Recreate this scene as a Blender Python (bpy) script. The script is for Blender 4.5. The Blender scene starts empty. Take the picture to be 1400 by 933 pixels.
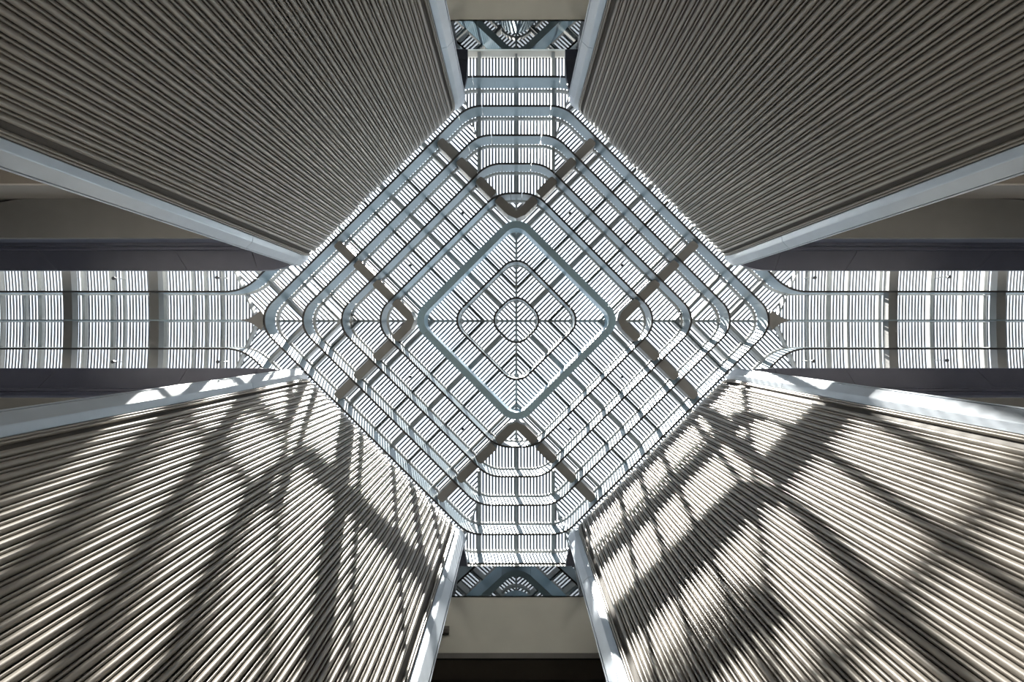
import bpy, bmesh, math, random
from mathutils import Vector, Matrix
random.seed(7)
S = 22.0 / 780.0          # metres per plan unit (one photo pixel at the level of the ring beams)
CAM_Z = 1.6
scene = bpy.context.scene
COL = scene.collection

# ------------------------------------------------------------------ camera
cd = bpy.data.cameras.new('camera')
cam = bpy.data.objects.new('camera', cd)
COL.objects.link(cam)
cam.location = (-3 * S, 24 * S, CAM_Z)
cam.rotation_euler = (math.pi, 0, 0)          # looking straight up
cd.sensor_width = 36.0
cd.lens = 36.0 * 780.0 / 1400.0
cd.shift_x = -3.0 / 1400.0
cd.shift_y = -4.5 / 1400.0
cd.clip_end = 500
scene.camera = cam

# ------------------------------------------------------------------ sky, sun, exposure
w = bpy.data.worlds.new('sky')
scene.world = w
w.use_nodes = True
bg = w.node_tree.nodes['Background']
bg.inputs['Color'].default_value = (0.90, 0.97, 1.06, 1)
bg.inputs['Strength'].default_value = 2.2
sd = bpy.data.lights.new('sun', 'SUN')
sd.energy = 44.0
sd.angle = math.radians(0.9)
sd.color = (1.0, 0.94, 0.85)
sun = bpy.data.objects.new('sun', sd)
COL.objects.link(sun)
sun.location = (-6, -15, 60)
sun.rotation_euler = Vector((-103, -276, 780)).to_track_quat('Z', 'Y').to_euler()
scene.view_settings.view_transform = 'Standard'
scene.view_settings.look = 'None'
scene.view_settings.gamma = 1.0
scene.view_settings.exposure = 0.0
scene.view_settings.use_curve_mapping = False


# ------------------------------------------------------------------ materials
def mat(name, col, rough=0.5, metal=0.0, var=0.06, scale=3.0, bump=0.0, streak=None, spec=0.5):
    m = bpy.data.materials.new(name)
    m.use_nodes = True
    nt = m.node_tree
    b = nt.nodes['Principled BSDF']
    tc = nt.nodes.new('ShaderNodeTexCoord')
    n = nt.nodes.new('ShaderNodeTexNoise')
    n.inputs['Scale'].default_value = scale
    n.inputs['Detail'].default_value = 4
    if streak:
        mp = nt.nodes.new('ShaderNodeMapping')
        mp.inputs['Scale'].default_value = streak
        nt.links.new(tc.outputs['Object'], mp.inputs['Vector'])
        nt.links.new(mp.outputs['Vector'], n.inputs['Vector'])
    else:
        nt.links.new(tc.outputs['Object'], n.inputs['Vector'])
    r = nt.nodes.new('ShaderNodeValToRGB')
    r.color_ramp.elements[0].position = 0.3
    r.color_ramp.elements[1].position = 0.7
    r.color_ramp.elements[0].color = (*[c * (1 - var) for c in col], 1)
    r.color_ramp.elements[1].color = (*[min(1, c * (1 + var)) for c in col], 1)
    nt.links.new(n.outputs['Fac'], r.inputs['Fac'])
    nt.links.new(r.outputs['Color'], b.inputs['Base Color'])
    b.inputs['Roughness'].default_value = rough
    b.inputs['Metallic'].default_value = metal
    b.inputs['Specular IOR Level'].default_value = spec
    if bump:
        bp = nt.nodes.new('ShaderNodeBump')
        bp.inputs['Strength'].default_value = bump
        bp.inputs['Distance'].default_value = 0.02
        nt.links.new(n.outputs['Fac'], bp.inputs['Height'])
        nt.links.new(bp.outputs['Normal'], b.inputs['Normal'])
    return m


def glass(name, tint, ior):
    m = bpy.data.materials.new(name)
    m.use_nodes = True
    nt = m.node_tree
    nt.nodes.remove(nt.nodes['Principled BSDF'])
    out = nt.nodes['Material Output']
    t = nt.nodes.new('ShaderNodeBsdfTransparent')
    t.inputs['Color'].default_value = (*tint, 1)
    g = nt.nodes.new('ShaderNodeBsdfGlossy')
    g.inputs['Roughness'].default_value = 0.0
    f = nt.nodes.new('ShaderNodeFresnel')
    f.inputs['IOR'].default_value = ior
    mx = nt.nodes.new('ShaderNodeMixShader')
    nt.links.new(f.outputs['Fac'], mx.inputs['Fac'])
    nt.links.new(t.outputs['BSDF'], mx.inputs[1])
    nt.links.new(g.outputs['BSDF'], mx.inputs[2])
    nt.links.new(mx.outputs['Shader'], out.inputs['Surface'])
    return m


M = dict(
    tube=mat('champagne_tube', (0.28, 0.258, 0.23), 0.36, 0.15, 0.05, 0.8, streak=(1, 1, 0.15)),
    backing=mat('dark_backing', (0.09, 0.082, 0.075), 0.7),
    trim=mat('brushed_aluminium', (0.50, 0.56, 0.63), 0.32, 0.35, 0.04, 2.0),
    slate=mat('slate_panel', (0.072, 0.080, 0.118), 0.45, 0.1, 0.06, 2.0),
    ring=mat('blue_grey_steel', (0.27, 0.355, 0.41), 0.38, 0.15, 0.05, 1.5),
    ringcore=mat('teal_grey_steel', (0.33, 0.49, 0.60), 0.35, 0.15, 0.05, 1.5),
    girder=mat('grey_steel', (0.21, 0.212, 0.212), 0.5, 0.0, 0.06, 2.0),
    dark=mat('dark_steel', (0.04, 0.04, 0.042), 0.6),
    rafter=mat('rafter_steel', (0.36, 0.37, 0.37), 0.5, 0.0, 0.05, 2.0),
    louvre=mat('louvre_steel', (0.15, 0.16, 0.18), 0.5, 0.0, 0.05, 2.0),
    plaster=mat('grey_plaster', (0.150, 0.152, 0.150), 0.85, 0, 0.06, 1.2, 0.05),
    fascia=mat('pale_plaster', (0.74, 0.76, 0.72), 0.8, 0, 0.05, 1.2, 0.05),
    pale=mat('pale_panel', (0.22, 0.215, 0.21), 0.7, 0, 0.05, 1.2),
    skylit=mat('skylit_panel', (0.62, 0.59, 0.53), 0.7, 0, 0.05, 1.2),  # light from above painted into the tone of the end walls' top panels
    black=mat('black_gap', (0.008, 0.008, 0.009), 0.8),
    brown=mat('dark_soffit', (0.10, 0.09, 0.08), 0.8, 0, 0.08, 1.0),
    floor=mat('beige_stone', (0.33, 0.30, 0.262), 0.45, 0, 0.10, 0.6),
    lens=mat('black_enamel', (0.03, 0.03, 0.035), 0.3),
    pane=glass('skylight_glass', (0.97, 0.98, 0.985), 1.12),
    rail=glass('coated_glass', (0.86, 0.88, 0.87), 3.6),
)


# ------------------------------------------------------------------ builders
def Z(depth):
    return CAM_Z + depth


def tag(o, label=None, cat=None, group=None, kind=None):
    if label: o['label'] = label
    if cat: o['category'] = cat
    if group: o['group'] = group
    if kind: o['kind'] = kind
    return o


def mesh(name, verts, faces, smooth=False):
    me = bpy.data.meshes.new(name)
    me.from_pydata([tuple(v) for v in verts], [], faces)
    bm = bmesh.new()
    bm.from_mesh(me)
    bmesh.ops.recalc_face_normals(bm, faces=bm.faces)
    bm.to_mesh(me)
    bm.free()
    if smooth:
        me.polygons.foreach_set('use_smooth', [True] * len(me.polygons))
    me.update()
    return me


def link(name, me, material=None, parent=None, M4=None):
    o = bpy.data.objects.new(name, me)
    COL.objects.link(o)
    if material is not None and not me.materials:
        me.materials.append(material)
    if M4 is not None:
        o.matrix_basis = M4
    if parent is not None:
        o.parent = parent
    return o


def empty(name, loc=(0, 0, 0)):
    o = bpy.data.objects.new(name, None)
    o.empty_display_size = 0.3
    COL.objects.link(o)
    return o


def prism(poly, d0, d1):
    """plan polygon in plan units, extruded between two depths above the camera"""
    n = len(poly)
    v = [(x * S, y * S, Z(d0)) for x, y in poly] + [(x * S, y * S, Z(d1)) for x, y in poly]
    f = [tuple(range(n)), tuple(range(n, 2 * n))]
    f += [(i, (i + 1) % n, n + (i + 1) % n, n + i) for i in range(n)]
    return v, f


def slab(name, poly, d0, d1, material, parent=None):
    return link(name, mesh(name, *prism(poly, d0, d1)), material, parent)


def rect(x0, x1, y0, y1):
    return [(x0, y0), (x1, y0), (x1, y1), (x0, y1)]


def strip(path, wid, d0, d1, rise=None):
    """wall of constant width (metres) following a plan polyline"""
    n = len(path)
    L, R = [], []
    for i, (x, y) in enumerate(path):
        ds = []
        if i > 0: ds.append(Vector((x - path[i - 1][0], y - path[i - 1][1])).normalized())
        if i < n - 1: ds.append(Vector((path[i + 1][0] - x, path[i + 1][1] - y)).normalized())
        t = sum(ds, Vector((0, 0)))
        t.normalize()
        k = 1.0 / max(0.3, t.dot(ds[0]))
        nx, ny = -t.y * k * wid / 2, t.x * k * wid / 2
        L.append((x * S + nx, y * S + ny))
        R.append((x * S - nx, y * S - ny))
    v, f = [], []
    for i in range(n):
        h = rise[i] if rise else 0.0
        v += [(*L[i], Z(d0 + h)), (*R[i], Z(d0 + h)), (*R[i], Z(d1 + h)), (*L[i], Z(d1 + h))]
    for i in range(n - 1):
        a, b = 4 * i, 4 * i + 4
        for k in range(4):
            f.append((a + k, a + (k + 1) % 4, b + (k + 1) % 4, b + k))
    f += [(0, 1, 2, 3), tuple(range(4 * n - 4, 4 * n))]
    return v, f


def fillet_path(pts, radii, closed, seg=10):
    """-> list of (kind, polyline): straight runs and rounded corners"""
    n = len(pts)
    P = [Vector(p) for p in pts]
    out, arcs = [], {}
    for i in range(n):
        if not closed and i in (0, n - 1):
            continue
        a, b, c = P[i - 1], P[i], P[(i + 1) % n]
        d1, d2 = (a - b).normalized(), (c - b).normalized()
        ang = math.acos(max(-1, min(1, d1.dot(d2))))
        r = radii[i]
        t = r / math.tan(ang / 2)
        cen = b + (d1 + d2).normalized() * (r / math.sin(ang / 2))
        s, e = b + d1 * t, b + d2 * t
        a0 = math.atan2(s.y - cen.y, s.x - cen.x)
        a1 = math.atan2(e.y - cen.y, e.x - cen.x)
        da = (a1 - a0 + math.pi) % (2 * math.pi) - math.pi
        arcs[i] = [(cen.x + r * math.cos(a0 + da * k / seg), cen.y + r * math.sin(a0 + da * k / seg)) for k in range(seg + 1)]
    rng = range(n) if closed else range(n - 1)
    for i in rng:
        j = (i + 1) % n
        s = arcs[i][-1] if i in arcs else tuple(P[i])
        e = arcs[j][0] if j in arcs else tuple(P[j])
        out.append(('side', [s, e]))
        if j in arcs:
            out.append(('corner', arcs[j]))
    return out


CUBE = mesh('bar', [(x, y, z) for x in (-.5, .5) for y in (-.5, .5) for z in (-.5, .5)],
            [(0, 1, 3, 2), (4, 5, 7, 6), (0, 1, 5, 4), (2, 3, 7, 6), (0, 2, 6, 4), (1, 3, 7, 5)])
BARS = {}


def bar(name, p, q, wid, d0, d1, material, parent):
    """straight bar between plan points p and q, sharing one mesh per material"""
    if material.name not in BARS:
        me = CUBE.copy()
        me.materials.append(material)
        BARS[material.name] = me
    a, b = Vector((p[0] * S, p[1] * S)), Vector((q[0] * S, q[1] * S))
    c = (a + b) / 2
    d = b - a
    m4 = Matrix.Translation((c.x, c.y, Z((d0 + d1) / 2))) @ Matrix.Rotation(math.atan2(d.y, d.x), 4, 'Z') @ Matrix.Diagonal((d.length, wid, d1 - d0, 1))
    o = bpy.data.objects.new(name, BARS[material.name])
    COL.objects.link(o)
    o.parent = parent
    o.matrix_basis = m4
    return o


def box_m(name, x0, x1, y0, y1, d0, d1, material, parent=None):
    return slab(name, rect(x0, x1, y0, y1), d0, d1, material, parent)


# levels, metres above the camera
D_FIN0, D_FIN1 = 22.0, 22.95
D_RAIL0, D_RAIL1 = 23.22, 23.38
D_LV0, D_LV1 = 23.42, 23.434
D_GL = 23.56
RINGS = [39, 91, 141, 200, 253, 306, 359]
BARY = {3: 173.5, 4: 214, 5: 253, 6: 293}
NAR = {(1, 1): 'southeast', (1, -1): 'northeast', (-1, 1): 'southwest', (-1, -1): 'northwest'}
Q2 = math.sqrt(2)

# ================================================================== the setting
fl = slab('floor', rect(-2500, 2500, -2500, 2500), -CAM_Z - 0.2, -CAM_Z, M['floor'])
tag(fl, 'beige stone floor of the hall', None, None, 'structure')

# ------------------------------------------------------------------ ribbed walls
U0 = 321.5 / Q2                 # distance of the ribbed face from the roof centre
R_TOP, D_ARC = 3.5, 18.5      # the wall tops roll away outwards


def wall_path(n_arc=9, d_bot=-CAM_Z, d_start=D_ARC, arc=True):
    pts = [(0.0, d_bot, 0.0)]
    if arc:
        for k in range(n_arc + 1):
            th = math.radians(58) * k / n_arc
            pts.append((R_TOP * (1 - math.cos(th)), d_start + R_TOP * math.sin(th), th))
    else:
        pts.append((0.0, d_start, 0.0))
    return pts


def sweep_profile(prof, pts, closed=True):
    """prof: (a, p) in metres, a along the wall, p out of the wall towards the hall;
    local frame: X along the wall, Y outwards, Z up"""
    v, f = [], []
    n = len(prof)
    for (y, d, th) in pts:
        for (a, p) in prof:
            v.append((a, y - p * math.cos(th), Z(d) + p * math.sin(th)))
    for i in range(len(pts) - 1):
        for k in range(n if closed else n - 1):
            a, b = i * n + k, i * n + (k + 1) % n
            f.append((a, b, b + n, a + n))
    if closed:
        f += [tuple(range(n)), tuple(range((len(pts) - 1) * n, len(pts) * n))]
    return v, f


def half_round(width, proud, n=8):
    return [(-width / 2 * math.cos(math.pi * k / n), proud * (0.12 + 0.88 * math.sin(math.pi * k / n)) if 0 < k < n else 0.0) for k in range(n + 1)]


UNIT = 6.05 * S
NU = 39
tube_me = mesh('tube', *sweep_profile(half_round(0.100, 0.080), wall_path(), True), smooth=True)
thin_me = mesh('narrow_tube', *sweep_profile(half_round(0.050, 0.052, 6), wall_path(), True), smooth=True)
for me in (tube_me, thin_me):
    me.materials.append(M['tube'])
    try:
        me.set_sharp_from_angle(angle=math.radians(60))
    except Exception:
        pass
back_me = mesh('wall_backing', *sweep_profile([(-139 * S, -0.02), (139 * S, -0.02), (139 * S, -0.25), (-139 * S, -0.25)], wall_path()))
back_me.materials.append(M['backing'])


def trim_profile(s):
    pr = [(125.2, -0.2), (125.6, 0.0), (129.5, 0.075), (130.2, 0.085), (138.2, 0.085), (138.6, 0.078), (138.6, 0.03), (139.3, 0.03), (139.3, 0.07), (140.3, 0.07), (140.3, -0.3)]
    return [(s * a * S, p) for a, p in pr]


def path_between(d0, d1):
    """part of the wall path between two depths; d1=None goes on over the rolled top"""
    if d1 is not None:
        return [(0, d0, 0), (0, d1, 0)]
    return [(0, d0, 0)] + [p for p in wall_path() if p[2] > 0 or abs(p[1] - D_ARC) < 1e-6]


trim_me = {}
for s in (-1, 1):
    trim_me[s, 0] = mesh('trim_panel', *sweep_profile(trim_profile(s), path_between(-CAM_Z, 6.6)))
    trim_me[s, 1] = mesh('trim_panel', *sweep_profile(trim_profile(s), path_between(6.615, 15.2)))
    trim_me[s, 2] = mesh('trim_panel', *sweep_profile(trim_profile(s), path_between(15.215, None)))
    for k in range(3):
        trim_me[s, k].materials.append(M['trim'])

WLAB = {(1, 1): 'wall of vertical pale tubes in full sun, crossed by broad beam shadows',
        (-1, 1): 'wall of vertical tubes with slanting sun streaks on the tube edges only',
        (-1, -1): 'shaded wall of brown-grey vertical tubes under the glaring sun',
        (1, -1): 'evenly dark shaded wall of grey vertical tubes, away from the sun'}
WNAME = {(1, 1): 'the sunlit tube wall', (-1, 1): 'the sun-streaked tube wall',
         (-1, -1): 'the tube wall under the sun', (1, -1): 'the dark tube wall'}
for (sx, sy), side in NAR.items():
    # local X along the wall, local Y outwards
    n = Vector((sx, sy, 0)) / Q2
    a = Vector((n.y, -n.x, 0))
    B = Matrix(((a.x, n.x, 0, n.x * U0 * S), (a.y, n.y, 0, n.y * U0 * S), (0, 0, 1, 0), (0, 0, 0, 1)))
    wl = link('wall_' + side, back_me, None, None, B)
    tag(wl, WLAB[sx, sy], None, None, 'structure')
    for k in range(NU):
        off = (k - (NU - 1) / 2) * UNIT
        link('tube', tube_me, None, wl, Matrix.Translation((off - 0.012, 0, 0)))
        if k < NU - 1:
            link('narrow_tube', thin_me, None, wl, Matrix.Translation((off + UNIT * 0.5 - 0.010, 0, 0)))
    for s in (-1, 1):
        for j in range(2):
            link('narrow_tube', thin_me, None, wl, Matrix.Translation((s * (121.6 + 1.9 * j) * S, 0, 0)))
    for s in (-1, 1):
        end = a * s
        to_x = abs(end.x * sx) > 0 and end.x * sx > 0
        t = empty('trim_%d' % ({(1, 1): 1, (-1, 1): 3, (-1, -1): 5, (1, -1): 7}[sx, sy] + (0 if to_x else 1)))
        t.matrix_basis = B
        tag(t, 'pale blue-grey metal end trim of %s, beside the %s' % (WNAME[sx, sy], 'long side passage' if to_x else 'bridge'), None, None, 'structure')
        for k in range(3):
            link('trim_panel', trim_me[s, k], None, t)


# ------------------------------------------------------------------ passages between the walls
def mirror(poly, sx, sy, swap):
    r = [((y, x) if swap else (x, y)) for x, y in poly]
    return [(x * sx, y * sy) for x, y in r]


def arc_pts(c, r, a0, a1, n=8):
    return [(c[0] + r * math.cos(math.radians(a0 + (a1 - a0) * k / n)), c[1] + r * math.sin(math.radians(a0 + (a1 - a0) * k / n))) for k in range(n + 1)]


PASS = {}
tn = 9
for (sx, sy), side in NAR.items():
    for swap in (False, True):
        Lx = 400 if swap else 800
        if swap: Lx = 385 if sy < 0 else 353
        place = ('beside %s' % WNAME[sx, sy]) + (' over the bridge' if swap else ' along the side passage')
        # ledge under the roof edge, in panels with slanted joints
        led = empty('trim_%d' % tn); tn += 1
        tag(led, 'dark slate ledge soffit ' + place, None, None, 'structure')
        tip = [(340, 64), (318, 65), (304, 68), (294, 72.5), (288.5, 77), (290, 83), (312, 120), (338, 120)]
        joints = [332, 430, 590, 800] if not swap else [332, Lx]
        first = [(330 + 0, 64.2)] + tip[1:]
        first = [(338, 64)] + tip[1:] + [(338 + 8, 90)]
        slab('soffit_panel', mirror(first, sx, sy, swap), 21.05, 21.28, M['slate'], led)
        x_in, x_out = 338.6, 346.6
        segs = [(430, 446), (600, 626), (Lx, Lx)] if not swap else [(Lx, Lx)]
        for (xi, xo) in segs:
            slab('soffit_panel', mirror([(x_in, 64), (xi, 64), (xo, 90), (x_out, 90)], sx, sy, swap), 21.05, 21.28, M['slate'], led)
            x_in, x_out = xi + 0.6, xo + 0.6
        # stepped cornice below the ledge
        cx0 = 300
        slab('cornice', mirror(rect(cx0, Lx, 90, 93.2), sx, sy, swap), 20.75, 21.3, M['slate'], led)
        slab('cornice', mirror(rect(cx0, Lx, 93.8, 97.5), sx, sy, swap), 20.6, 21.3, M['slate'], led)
        wname = {False: {1: 'east', -1: 'west'}[sx], True: {1: 'south', -1: 'north'}[sy]}[swap]
        if not swap:
            # broad plaster soffit with a rounded far corner, a riser up to the cornice and a pale lintel behind
            out = [(262, 97.6), (700, 97.6)] + [(592 + 150 * math.sin(math.radians(q)), 145.5 - 150 * (1 - math.cos(math.radians(q)))) for q in (46, 38, 30, 22, 14, 7, 0)] + [(215, 145.5)]
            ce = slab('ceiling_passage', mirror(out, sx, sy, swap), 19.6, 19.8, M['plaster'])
            tag(ce, 'plain grey plaster soffit ' + place, None, None, 'structure')
            slab('riser', mirror(rect(262, 800, 97.6, 100), sx, sy, swap), 19.82, 20.6, M['slate'], ce)
            bl = slab('trim_%d' % tn, mirror(rect(215, 800, 145.7, 147.5), sx, sy, swap), 17.9, 21.3, M['pale'])
            tn += 1
            tag(bl, 'pale lintel band behind the grey soffit ' + place, None, None, 'structure')
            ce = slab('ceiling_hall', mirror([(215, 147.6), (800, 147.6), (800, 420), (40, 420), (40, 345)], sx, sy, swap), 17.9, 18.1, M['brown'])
            tag(ce, 'dark ceiling behind the lintel ' + place, None, None, 'structure')
            continue
        # leaning plaster wall below
        x1, dw0, dw1 = Lx, 20.75, 5.0

        def wpt(x, d, back=0.0):
            y = 97 + 15 * min((20.75 - d) / 5.0, 1.0) + back
            p = mirror([(x, y)], sx, sy, swap)[0]
            return (p[0] * S, p[1] * S, Z(d))
        outline = [(250, dw0), (x1, dw0), (x1, 15.75), (x1, dw1), (250, dw1), (250, 15.75)]
        nn = len(outline)
        vv = [wpt(*q) for q in outline] + [wpt(q[0], q[1], 4.0) for q in outline]
        ff = [tuple(range(nn)), tuple(range(nn, 2 * nn))] + [(i, (i + 1) % nn, nn + (i + 1) % nn, nn + i) for i in range(nn)]
        me = mesh('wall_passage', vv, ff)
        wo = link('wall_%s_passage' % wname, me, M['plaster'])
        tag(wo, 'plain grey plaster wall ' + place, None, None, 'structure')
    # solid roof over the block behind the tubes
    rf = slab('ceiling_block', mirror([(65.5, 372), (372, 65.5), (820, 65.5), (820, 820), (65.5, 820)], sx, sy, False), 21.3, 21.6, M['plaster'])
    tag(rf, 'solid roof slab behind ' + WNAME[sx, sy], None, None, 'structure')

D_OPEN = 9.0      # glazed fronts below this level are added, unseen, to let in side daylight
for sx, nm, lb in ((1, 'wall_east', 'plain end wall closing the passage between the sunlit wall and the dark shaded wall'), (-1, 'wall_west', 'plain end wall closing the passage between the streaked wall and the wall under the sun')):
    o = slab(nm, rect(*sorted((sx * 800, sx * 808)), -828, 828), D_OPEN, 23.9, M['pale'])
    tag(o, lb, None, None, 'structure')
for sy, nm in ((-1, 'wall_north_outer'), (1, 'wall_south_outer')):
    o = slab(nm, rect(-808, 808, *sorted((sy * 820, sy * 828))), D_OPEN, 23.9, M['pale'])
    tag(o, 'plain outer wall behind the bridge ' + ('on the sun side' if sy < 0 else 'with the small grey box'), None, None, 'structure')
for sy, W, nm, lb in ((-1, 385, 'wall_north', 'panelled end wall with black slots behind the glass, on the sun side'), (1, 353, 'wall_south', 'panelled end wall with black slots behind the glass, above the box fixture')):
    o = slab(nm, rect(-115, 115, *sorted((sy * (W + 4), sy * (W + 10)))), -CAM_Z, 23.45, M['black'])
    tag(o, lb, None, None, 'structure')
    for d0, d1, mm in ((22.95, 23.6, 'skylit'), (22.3, 22.93, 'fascia'), (21.0, 22.16, 'fascia'), (16.4, 20.72, 'fascia'), (-1.6, 16.3, 'brown')):
        slab('wall_panel', rect(-115, 115, *sorted((sy * W, sy * (W + 4)))), d0, d1, M[mm], o)

# ------------------------------------------------------------------ bridges
for sy, W, F, lb in ((-1, 385, 268, 'pale plaster bridge with glass rail on the sun side, between two shaded walls'),
                     (1, 353, 268, 'pale plaster bridge carrying a small grey box, between the two sunlit walls')):
    b = empty('bridge')
    tag(b, lb, 'bridge')
    hw = 94
    B0 = 14.75 if sy < 0 else 15.1
    # the underside slopes down and away from the hall
    def slope(name, t0, t1, material, up=0.0, thick=0.2):
        vv = []
        for t_ in (t0, t1):
            for h in (up, up + thick):
                for x in (-hw, hw):
                    vv.append((x * S, sy * (F + t_) * S, Z(B0 - t_ * S + h)))
        return link(name, mesh(name, vv, [(0, 1, 3, 2), (4, 5, 7, 6), (0, 1, 5, 4), (2, 3, 7, 6), (0, 2, 6, 4), (1, 3, 7, 5)]), material, b)
    slope('soffit', 0, 33.5, M['fascia'])
    slope('soffit_edge', 33.8, 36.5, M['girder'])
    slope('shadow_gap', 36.5, 39.5, M['black'], 0.15, 0.05)
    slab('deck', rect(-hw, hw, *sorted((sy * F, sy * (W - 0.5)))), B0 + 0.35, B0 + 0.5, M['brown'], b)
    # glass leaning slightly outwards, fixed to the face of the bridge
    vv = []
    for d, lean in ((B0, 0.0), (16.05, -2.4) if sy < 0 else (16.7, -5.2)):
        for y in (F - 1.6 + lean, F - 0.8 + lean):
            vv += [(-63 * S, sy * y * S, Z(d)), (63 * S, sy * y * S, Z(d))]
    g = link('glass_rail', mesh('glass_rail', vv, [(0, 1, 3, 2), (4, 5, 7, 6), (0, 1, 5, 4), (2, 3, 7, 6), (0, 2, 6, 4), (1, 3, 7, 5)]), M['rail'])
    tag(g, 'reflective clear glass rail on the bridge ' + ('on the sun side' if sy < 0 else 'with the small grey box'), 'glass rail')
fx = empty('wall_fixture')
tag(fx, 'small grey box fixed under the pale plaster bridge', 'fixture')
slab('housing', rect(-75, -61.5, 284.6, 288.2), 14.40, 14.54, M['pale'], fx)
slab('lid', rect(-75, -61.5, 288.3, 289.8), 14.36, 14.46, M['dark'], fx)
slab('bracket', rect(-72, -64.5, 285.6, 288), 14.54, 14.58, M['dark'], fx)

# ================================================================== skylight
# ------------------------------------------------------------------ ring beams
ORD = ['smallest', 'second', 'third and heaviest', 'fourth', 'fifth', 'sixth', 'outermost closed']


def ring_parts(root, segs, wid, material, names=('side', 'corner')):
    for kind, path in segs:
        p = path
        if kind == 'side':     # open joint at both ends
            a, b = Vector(path[0]), Vector(path[1])
            d = (b - a).normalized() * 0.45
            p = [tuple(a + d), tuple(b - d)]
        o = link(names[0] if kind == 'side' else names[1], mesh('fin', *strip(p, wid, D_FIN0, D_FIN1)), material, root)
        if wid < 0.1:
            link('lower_flange', mesh('flange', *strip(p, 0.072, D_FIN0 - 0.02, D_FIN0)), M['dark'], o)
        link('upper_rail', mesh('rail', *strip(path, 0.09, D_RAIL0, D_RAIL1)), M['rafter'], root)


for i, L in enumerate(RINGS):
    root = empty('ring_beam')
    if i < 3:
        pts = [(-L, 0), (0, -L), (L, 0), (0, L)]
        rad = [[21, 24, 24][i]] * 4
    else:
        h = BARY[i]
        pts = [(-L, 0), (-(L - h), -h), (L - h, -h), (L, 0), (L - h, h), (-(L - h), h)]
        rad = [34, 45, 45, 34, 45, 45]
    ring_parts(root, fillet_path(pts, rad, True), 0.27 if i == 2 else 0.05, M['ringcore' if i == 2 else 'ring'])
    tag(root, {0: 'smallest rounded diamond ring beam around the skylight centre',
               1: 'second rounded diamond ring beam from the skylight centre',
               2: 'heavy wide diamond ring beam that the box girders meet',
               3: 'thin ring beam next outside the heavy diamond ring',
               4: 'thin ring beam, second one outside the heavy diamond ring',
               5: 'thin ring beam, third one outside the heavy diamond ring',
               6: 'outermost closed ring beam along the tube wall tops'}[i], 'beam', 'ring beams of the skylight')
for sy in (-1, 1):
    root = empty('edge_beam')
    pts = [(-800, sy * 39), (-373, sy * 39), (-79, sy * 333), (79, sy * 333), (373, sy * 39), (800, sy * 39)]
    ring_parts(root, fillet_path(pts, [0, 60, 45, 45, 60, 0], False), 0.05, M['ring'])
    tag(root, 'long thin beam curving into both passages, past the bridge ' + ('on the sun side' if sy < 0 else 'with the box'), 'beam')
for sx in (-1, 1):
    root = empty('passage_beam')
    link('fin', mesh('fin', *strip([(sx * 372, 0), (sx * 800, 0)], 0.05, D_FIN0, D_FIN1)), M['ring'], root)
    link('upper_rail', mesh('rail', *strip([(sx * 372, 0), (sx * 800, 0)], 0.09, D_RAIL0, D_RAIL1)), M['rafter'], root)
    x0 = 345.5
    pl = [(376, 0)]
    up = [(372, -0.9), (366, -2.6), (360, -5.4), (354, -9.6), (349.5, -14)]
    pl = [(376, -0.8)] + up + [(346.3, -9), (345, -4.5), (344.6, 0)] + [(x, -y) for x, y in ([(345, -4.5), (346.3, -9)] + up[::-1])] + [(376, 0.8)]
    slab('star_node', [(sx * x, y) for x, y in pl], 21.98, 22.5, M['girder'], root)
    tag(root, 'straight passage beam with concave star node, beside ' + WNAME[sx, 1], 'beam')

# ------------------------------------------------------------------ box girders
DS = [0, 29.5, 56, 82.5, 109]
for (sx, sy), side in NAR.items():
    for swap in (False, True):
        root = empty('box_girder')
        tag(root, 'dark box girder from %s-side corner of heavy ring to %s' % ('bridge' if swap else 'passage', WNAME[sx, sy]), 'girder', 'box girders of the skylight')
        for j in range(4):
            d0, d1 = DS[j] + (1.4 if j else 12.6), DS[j + 1] - 3.2
            hw = 6.1
            # local strip coordinates: t along the girder, q across
            r = 3.0
            loc = [(d0 * Q2, -hw), (d1 * Q2 - r, -hw), (d1 * Q2 - 0.9, -hw + 0.9), (d1 * Q2, -hw + r), (d1 * Q2, hw - r), (d1 * Q2 - 0.9, hw - 0.9), (d1 * Q2 - r, hw), (d0 * Q2, hw)]
            poly = []
            for t_, q in loc:
                x, y = 141 + t_ / Q2 + q / Q2, t_ / Q2 - q / Q2
                poly.append((x, y))
            slab('girder_segment', mirror(poly, sx, sy, swap), 22.06, 22.95, M['girder'], root)
        loc = [(18.5, -4.4), (DS[4] * Q2, -4.4), (DS[4] * Q2, 4.4), (18.5, 4.4)]
        poly = [(141 + t_ / Q2 + q / Q2, t_ / Q2 - q / Q2) for t_, q in loc]
        slab('girder_core', mirror(poly, sx, sy, swap), 22.97, 23.2, M['dark'], root)
for k, (ux, uy) in enumerate(((1, 0), (-1, 0), (0, 1), (0, -1))):
    # solid knot where two girders leave the heavy ring
    pl = [(144.5, -12), (149.2, -16.8), (157.8, -8.2), (149.6, 0), (157.8, 8.2), (149.2, 16.8), (144.5, 12), (139.5, 0)]
    o = slab('girder_node', [(x * ux - y * uy, x * uy + y * ux) for x, y in pl], 22.03, 22.9, M['girder'])
    tag(o, ['node plate between heavy diamond ring and the passage of the sunlit wall',
            'node plate between heavy diamond ring and the passage of the streaked wall',
            'node plate between heavy diamond ring and the bridge with the small box',
            'node plate between heavy diamond ring and the bridge on the sun side'][k], 'plate', 'girder nodes at the heavy ring corners')


# ------------------------------------------------------------------ louvres, rafters and panes
def n_half(ay):
    """half width of the zone with straight louvres next to a bridge"""
    if ay < 173.5: return 0.0
    if ay < 214: return max(0.0, min(52, ay - 147))
    if ay < 253: return 52.0
    return 53 + 0.331 * (ay - 253)


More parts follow.
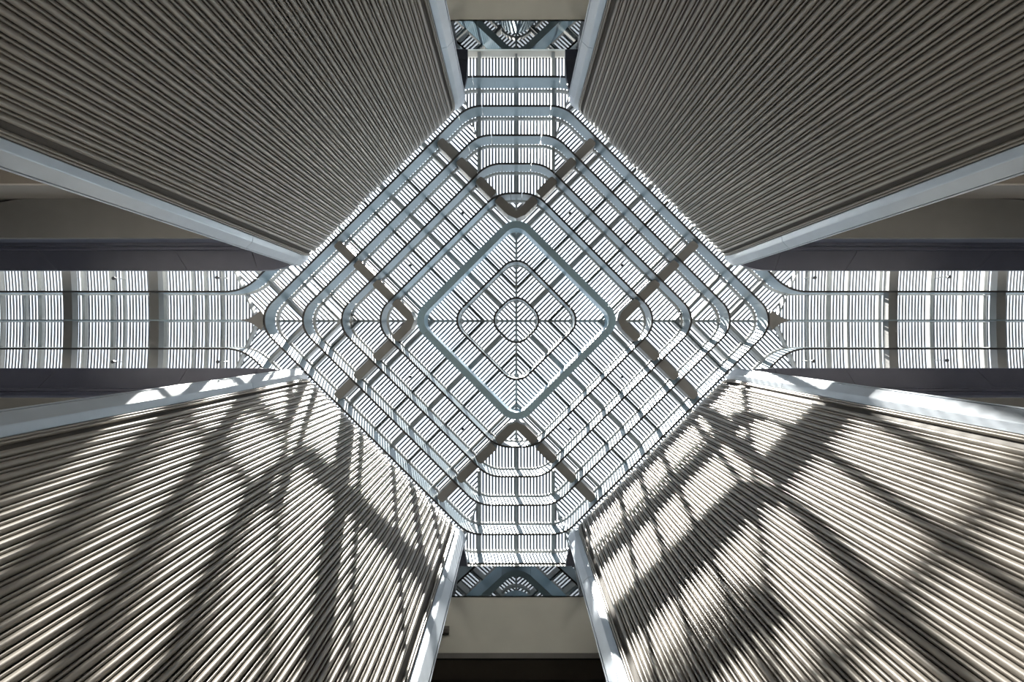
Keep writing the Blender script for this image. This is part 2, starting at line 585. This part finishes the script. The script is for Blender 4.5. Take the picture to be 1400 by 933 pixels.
def zone(x, y):
    ax, ay = abs(x), abs(y)
    if ax > 372 + 0.45 * ay: return 'x'
    if ay > 173.5 and ax < n_half(ay): return 'y'
    return 'd'


UM = 520 / Q2


def diag_runs(v, sx, sy, step=0.5):
    """runs of a louvre at offset v inside its diagonal field -> list of (u0, u1)"""
    u = abs(v) + 0.6
    runs, cur = [], None
    while u < UM:
        x, y = (u + v) / Q2, (u - v) / Q2
        ok = x > 0 and y > 0 and zone(x, y) == 'd'
        if ok and cur is None: cur = u
        if not ok and cur is not None:
            runs.append((cur, u)); cur = None
        u += step
    if cur is not None: runs.append((cur, u))
    return [r for r in runs if r[1] - r[0] > 2.5]


def uv(u, v, sx, sy):
    return ((u + v) / Q2 * sx, (u - v) / Q2 * sy)


def clip(poly, a, b, c):
    """keep a*x + b*y <= c"""
    out = []
    for i in range(len(poly)):
        p, q = poly[i], poly[(i + 1) % len(poly)]
        fp, fq = a * p[0] + b * p[1] - c, a * q[0] + b * q[1] - c
        if fp <= 0: out.append(p)
        if (fp < 0 < fq) or (fq < 0 < fp):
            t_ = fp / (fp - fq)
            out.append((p[0] + (q[0] - p[0]) * t_, p[1] + (q[1] - p[1]) * t_))
    return out


def area(poly):
    return abs(sum(poly[i][0] * poly[(i + 1) % len(poly)][1] - poly[(i + 1) % len(poly)][0] * poly[i][1] for i in range(len(poly)))) / 2


PITCH = 5.1
RV = [-210, -177, -160, -84, -33, 0, 33, 84, 160, 177, 210]
wn = 1
LW = 0.072
for (sx, sy), side in NAR.items():
    win = empty('window_%d' % wn); wn += 1
    tag(win, 'slatted glass skylight field with diagonal louvres leading to ' + WNAME[sx, sy], None, None, 'structure')
    nl = int(300 / PITCH)
    for k in range(-nl, nl + 1):
        v = (k + 0.5) * PITCH
        for (u0, u1) in diag_runs(v, sx, sy):
            bar('louvre', uv(u0, v, sx, sy), uv(u1, v, sx, sy), LW, D_LV0, D_LV1, M['louvre'], win)
    for v in RV:
        for (u0, u1) in diag_runs(v, sx, sy):
            if v == 0: u0 = 30.0
            if abs(v) in (33, 160):
                for dv in (-1.5, 1.5):
                    bar('rafter', uv(u0, v + dv, sx, sy), uv(u1, v + dv, sx, sy), 0.034, 23.02, 23.415, M['rafter'], win)
            else:
                bar('rafter', uv(u0, v, sx, sy), uv(u1, v, sx, sy), 0.115, 22.96, 23.415, M['rafter'], win)
    us = [0] + [L / Q2 for L in RINGS] + [412 / Q2, UM]
    vs = [-330] + RV + [330]
    for i in range(len(us) - 1):
        for j in range(len(vs) - 1):
            pl = [(us[i], vs[j]), (us[i + 1], vs[j]), (us[i + 1], vs[j + 1]), (us[i], vs[j + 1])]
            pl = [((u + v) / Q2, (u - v) / Q2) for u, v in pl]
            for c in ((-1, 0, 0), (0, -1, 0), (-1, 0.331, -(26.5 - 0.331 * 173.5)), (1, -0.45, 372)):
                if len(pl) > 2: pl = clip(pl, *c)
            if len(pl) > 2 and area(pl) > 4:
                slab('glass_pane', [(x * sx, y * sy) for x, y in pl], D_GL, D_GL + 0.02, M['pane'], win)

# hips along the axes
hp = empty('hip_frame')
tag(hp, 'thin cross of hip rafters through the skylight centre', 'rafter')
bar('hip_rafter', (-368, 0), (368, 0), 0.085, 23.1, 23.415, M['rafter'], hp)
bar('hip_rafter', (0, -384), (0, 352), 0.085, 23.1, 23.415, M['rafter'], hp)

# glazed fronts added out of view below the outer walls, for side daylight
for ux, uy, half, dist, lb in ((1, 0, 820, 804, 'sunlit wall passage'), (-1, 0, 820, 804, 'streaked wall passage'), (0, 1, 800, 824, 'bridge with the small box'), (0, -1, 800, 824, 'bridge on the sun side')):
    win = empty('window_%d' % wn); wn += 1
    tag(win, 'added out-of-view glazing for side daylight beyond the ' + lb, None, None, 'structure')
    loc = lambda a, b_: (ux * b_ - uy * a, uy * b_ + ux * a)
    n = 12
    for k in range(n + 1):
        a = -half + 2 * half * k / n
        bar('added_mullion', loc(a, dist - 4), loc(a, dist + 4), 0.12, -CAM_Z, D_OPEN, M['rafter'], win)
        if k < n:
            b0, b1 = loc(a + 2.2, dist), loc(a + 2 * half / n - 2.2, dist)
            bar('glass_pane', b0, b1, 0.03, -CAM_Z, D_OPEN, M['pane'], win)
    for d in (2.2, 5.6):
        bar('added_transom', loc(-half, dist), loc(half, dist), 0.1, d, d + 0.1, M['rafter'], win)

# fields next to the bridges
for sy, W, lb in ((-1, 385, 'on the sun side'), (1, 353, 'above the small grey box')):
    win = empty('window_%d' % wn); wn += 1
    tag(win, 'slatted glass skylight field with straight louvres over the bridge ' + lb, None, None, 'structure')
    k = 0
    for k in range(-26, 26):
        x = (k + 0.5) * 4.6
        y, cur, best = 150.0, None, None
        while y < W:
            ok = zone(x, y) == 'y'
            if ok and cur is None: cur = y
            if not ok: cur = None
            y += 0.5
        if cur is not None:
            bar('louvre', (x, sy * cur), (x, sy * (W - 1)), LW, D_LV0, D_LV1, M['louvre'], win)
    for x in (-53, 53):
        bar('rafter', (x, sy * 214), (x, sy * (W - 1)), 0.13, 22.96, 23.415, M['rafter'], win)
    for s in (-1, 1):
        bar('hip_rafter', (s * 53, sy * 253), (s * 79, sy * 333), 0.06, 23.1, 23.415, M['rafter'], win)
    ys = [93.5, 173.5, 214, 253, 293, 333, W]
    for i in range(len(ys) - 1):
        f = lambda y: max(0.0, 26.5 + 0.331 * (y - 173.5))
        for s in (-1, 1):
            pl = [(0, sy * ys[i]), (s * f(ys[i]), sy * ys[i]), (s * f(ys[i + 1]), sy * ys[i + 1]), (0, sy * ys[i + 1])]
            if f(ys[i]) < 0.01: pl.pop(0)
            slab('glass_pane', pl, D_GL, D_GL + 0.02, M['pane'], win)

# fields over the long passages, slightly vaulted
PY = [-100, -78, -58, -39, -19, 0, 19, 39, 58, 78, 100]
RISE = [0.12 * (1 - (y / 78.0) ** 2) for y in PY]


def vault(name, x, wid, d0, d1, material, parent, y_lim=None):
    ys = [y for y in PY if y_lim is None or y_lim(y)]
    return link(name, mesh(name, *strip([(x, y) for y in ys], wid, d0, d1, [0.12 * (1 - (y / 78.0) ** 2) for y in ys])), material, parent)


def px_x(px, t=1.06):
    return (px - 703) * t + -3


lv_me = mesh('louvre', *strip([(0, y) for y in PY], LW, D_LV0, D_LV1, RISE))
lv_me.materials.append(M['louvre'])
ARM = {-1: dict(gird=[206, 86.5, -60], dark=[304, 263, 168.5, 33, 1], wide=[281, 225, 152, 113, 54]),
       1: dict(gird=[1226, 1375], dark=[1105.5, 1160, 1316.5], wide=[1134, 1204, 1274.5, 1347.5])}
for sx, lb in ((-1, 'between the streaked wall and the wall under the sun'), (1, 'between the sunlit and the dark shaded wall')):
    win = empty('window_%d' % wn); wn += 1
    tag(win, 'slatted glass skylight field over the long passage ' + lb, None, None, 'structure')
    for k in range(0, 93):
        ax = 374 + (k + 0.5) * 4.6
        if ax > 797: break
        if ax > 372 + 45 + 2:
            link('louvre', lv_me, None, win, Matrix.Translation((sx * ax * S, 0, 0)))
        else:
            lim = (ax - 372) / 0.45
            for q in ((0, lim),) if lim < 4 else ((-lim, lim),):
                bar('louvre', (sx * ax, -lim), (sx * ax, lim), LW, D_LV0 + 0.1, D_LV1 + 0.1, M['louvre'], win)
    for s in (-1, 1):
        bar('hip_rafter', (sx * 374, s * 3), (sx * (372 + 45), s * 100), 0.06, 23.1, 23.415, M['rafter'], win)
    for px in ARM[sx]['dark']:
        vault('rafter', px_x(px), 0.07, 23.25, 23.42, M['rafter'], win)
    for px in ARM[sx]['wide']:
        vault('rafter', px_x(px), 0.13, 23.25, 23.42, M['rafter'], win)
    xs = sorted([372] + [abs(px_x(p)) for p in ARM[sx]['dark'] + ARM[sx]['wide'] + ARM[sx]['gird'] if abs(px_x(p)) < 790] + [800])
    for i in range(len(xs) - 1):
        for (y0, y1) in ((-100, -39), (-39, 0), (0, 39), (39, 100)):
            pl = rect(xs[i], xs[i + 1], y0, y1)
            pl = clip(pl, -1, 0.45, -372)
            if len(pl) > 2: pl = clip(pl, -1, -0.45, -372)
            if len(pl) > 2 and area(pl) > 4:
                slab('glass_pane', [(sx * x, y) for x, y in pl], D_GL + 0.25, D_GL + 0.27, M['pane'], win)
    for j, px in enumerate(ARM[sx]['gird']):
        x = px_x(px, 1.0)
        g = empty('cross_girder')
        tag(g, 'deep cross girder %s from the star node by %s' % (['first', 'second', 'third'][j], WNAME[sx, 1]), 'girder', 'cross girders of the passage roofs')
        vault('girder_box', x, 0.36, 22.1, 22.42, M['girder'], g)
        for y in (-39, 0, 39):
            bar('hanger', (x - 2, y), (x + 2, y), 0.1, 22.4, 23.4, M['rafter'], g)

# ------------------------------------------------------------------ small fittings hanging from the roof
head_me = None


def uv_ball(r, n=10, m=6):
    v, f = [(0, 0, -r)], []
    for i in range(1, m):
        th = math.pi * i / m
        for k in range(n):
            v.append((r * math.sin(th) * math.cos(2 * math.pi * k / n), r * math.sin(th) * math.sin(2 * math.pi * k / n), -r * math.cos(th)))
    v.append((0, 0, r))
    for k in range(n): f.append((0, 1 + k, 1 + (k + 1) % n))
    for i in range(m - 2):
        for k in range(n):
            a = 1 + i * n
            f.append((a + k, a + (k + 1) % n, a + n + (k + 1) % n, a + n + k))
    e = len(v) - 1
    for k in range(n): f.append((e, e - n + k, e - n + (k + 1) % n))
    return v, f


def tube_m(r, z0, z1, n=10, r1=None):
    r1 = r1 or r
    v = [(r * math.cos(2 * math.pi * k / n), r * math.sin(2 * math.pi * k / n), z0) for k in range(n)] + [(r1 * math.cos(2 * math.pi * k / n), r1 * math.sin(2 * math.pi * k / n), z1) for k in range(n)]
    return v, [tuple(range(n)), tuple(range(n, 2 * n))] + [(k, (k + 1) % n, n + (k + 1) % n, n + k) for k in range(n)]


ball = mesh('detector_head', *uv_ball(0.062), smooth=True); ball.materials.append(M['lens'])
stem = mesh('stem', *tube_m(0.014, 0.0, 0.33)); stem.materials.append(M['rafter'])
base = mesh('base', *tube_m(0.05, 0.0, 0.04, 12, 0.03)); base.materials.append(M['lens'])
for (sx, sy) in NAR:
    for x, y, nb in ((77, 155, 'bridge'), (152, 80, 'passage')):
        o = empty('smoke_detector')
        o.location = (x * S * sx, y * S * sy, Z(23.09))
        tag(o, 'small round detector towards %s, on its %s side' % (WNAME[sx, sy], nb), 'detector', 'detectors under the skylight')
        link('head', ball, None, o)
        link('stem', stem, None, o)
        link('collar', base, None, o, Matrix.Translation((0, 0, 0.05)))
can = mesh('lamp_head', *tube_m(0.07, -0.1, 0.06, 12, 0.05)); can.materials.append(M['lens'])
arm = mesh('lamp_arm', *strip([(0, 0), (14, 0)], 0.03, -CAM_Z - 0.015, -CAM_Z + 0.015)); arm.materials.append(M['rafter'])
post = mesh('lamp_post', *tube_m(0.018, 0.0, 0.40)); post.materials.append(M['rafter'])
for px, py in ((298, 380), (299, 495), (157, 381), (156, 495), (1113, 380), (1111, 494), (1296, 379), (1293, 493)):
    d = 23.05
    x, y = (px - 703) / 780 * d - 3 * S, (py - 462) / 780 * d + 24 * S
    o = empty('spotlight')
    o.location = (x, y, Z(d))
    left = px < 700
    near = 290 < px < 300 or 1110 < px < 1120
    tag(o, 'small dark spotlight beside %s, %s along from the star node' % (WNAME[-1 if left else 1, -1 if py < 462 else 1], 'first' if near else 'second'), 'spotlight', 'spotlights of the passage roofs')
    link('lamp_head', can, None, o)
    link('lamp_arm', arm, None, o, Matrix.Rotation(0 if left else math.pi, 4, 'Z'))
    link('lamp_post', post, None, o, Matrix.Translation(((7 if left else -7) * S, 0, 0)))
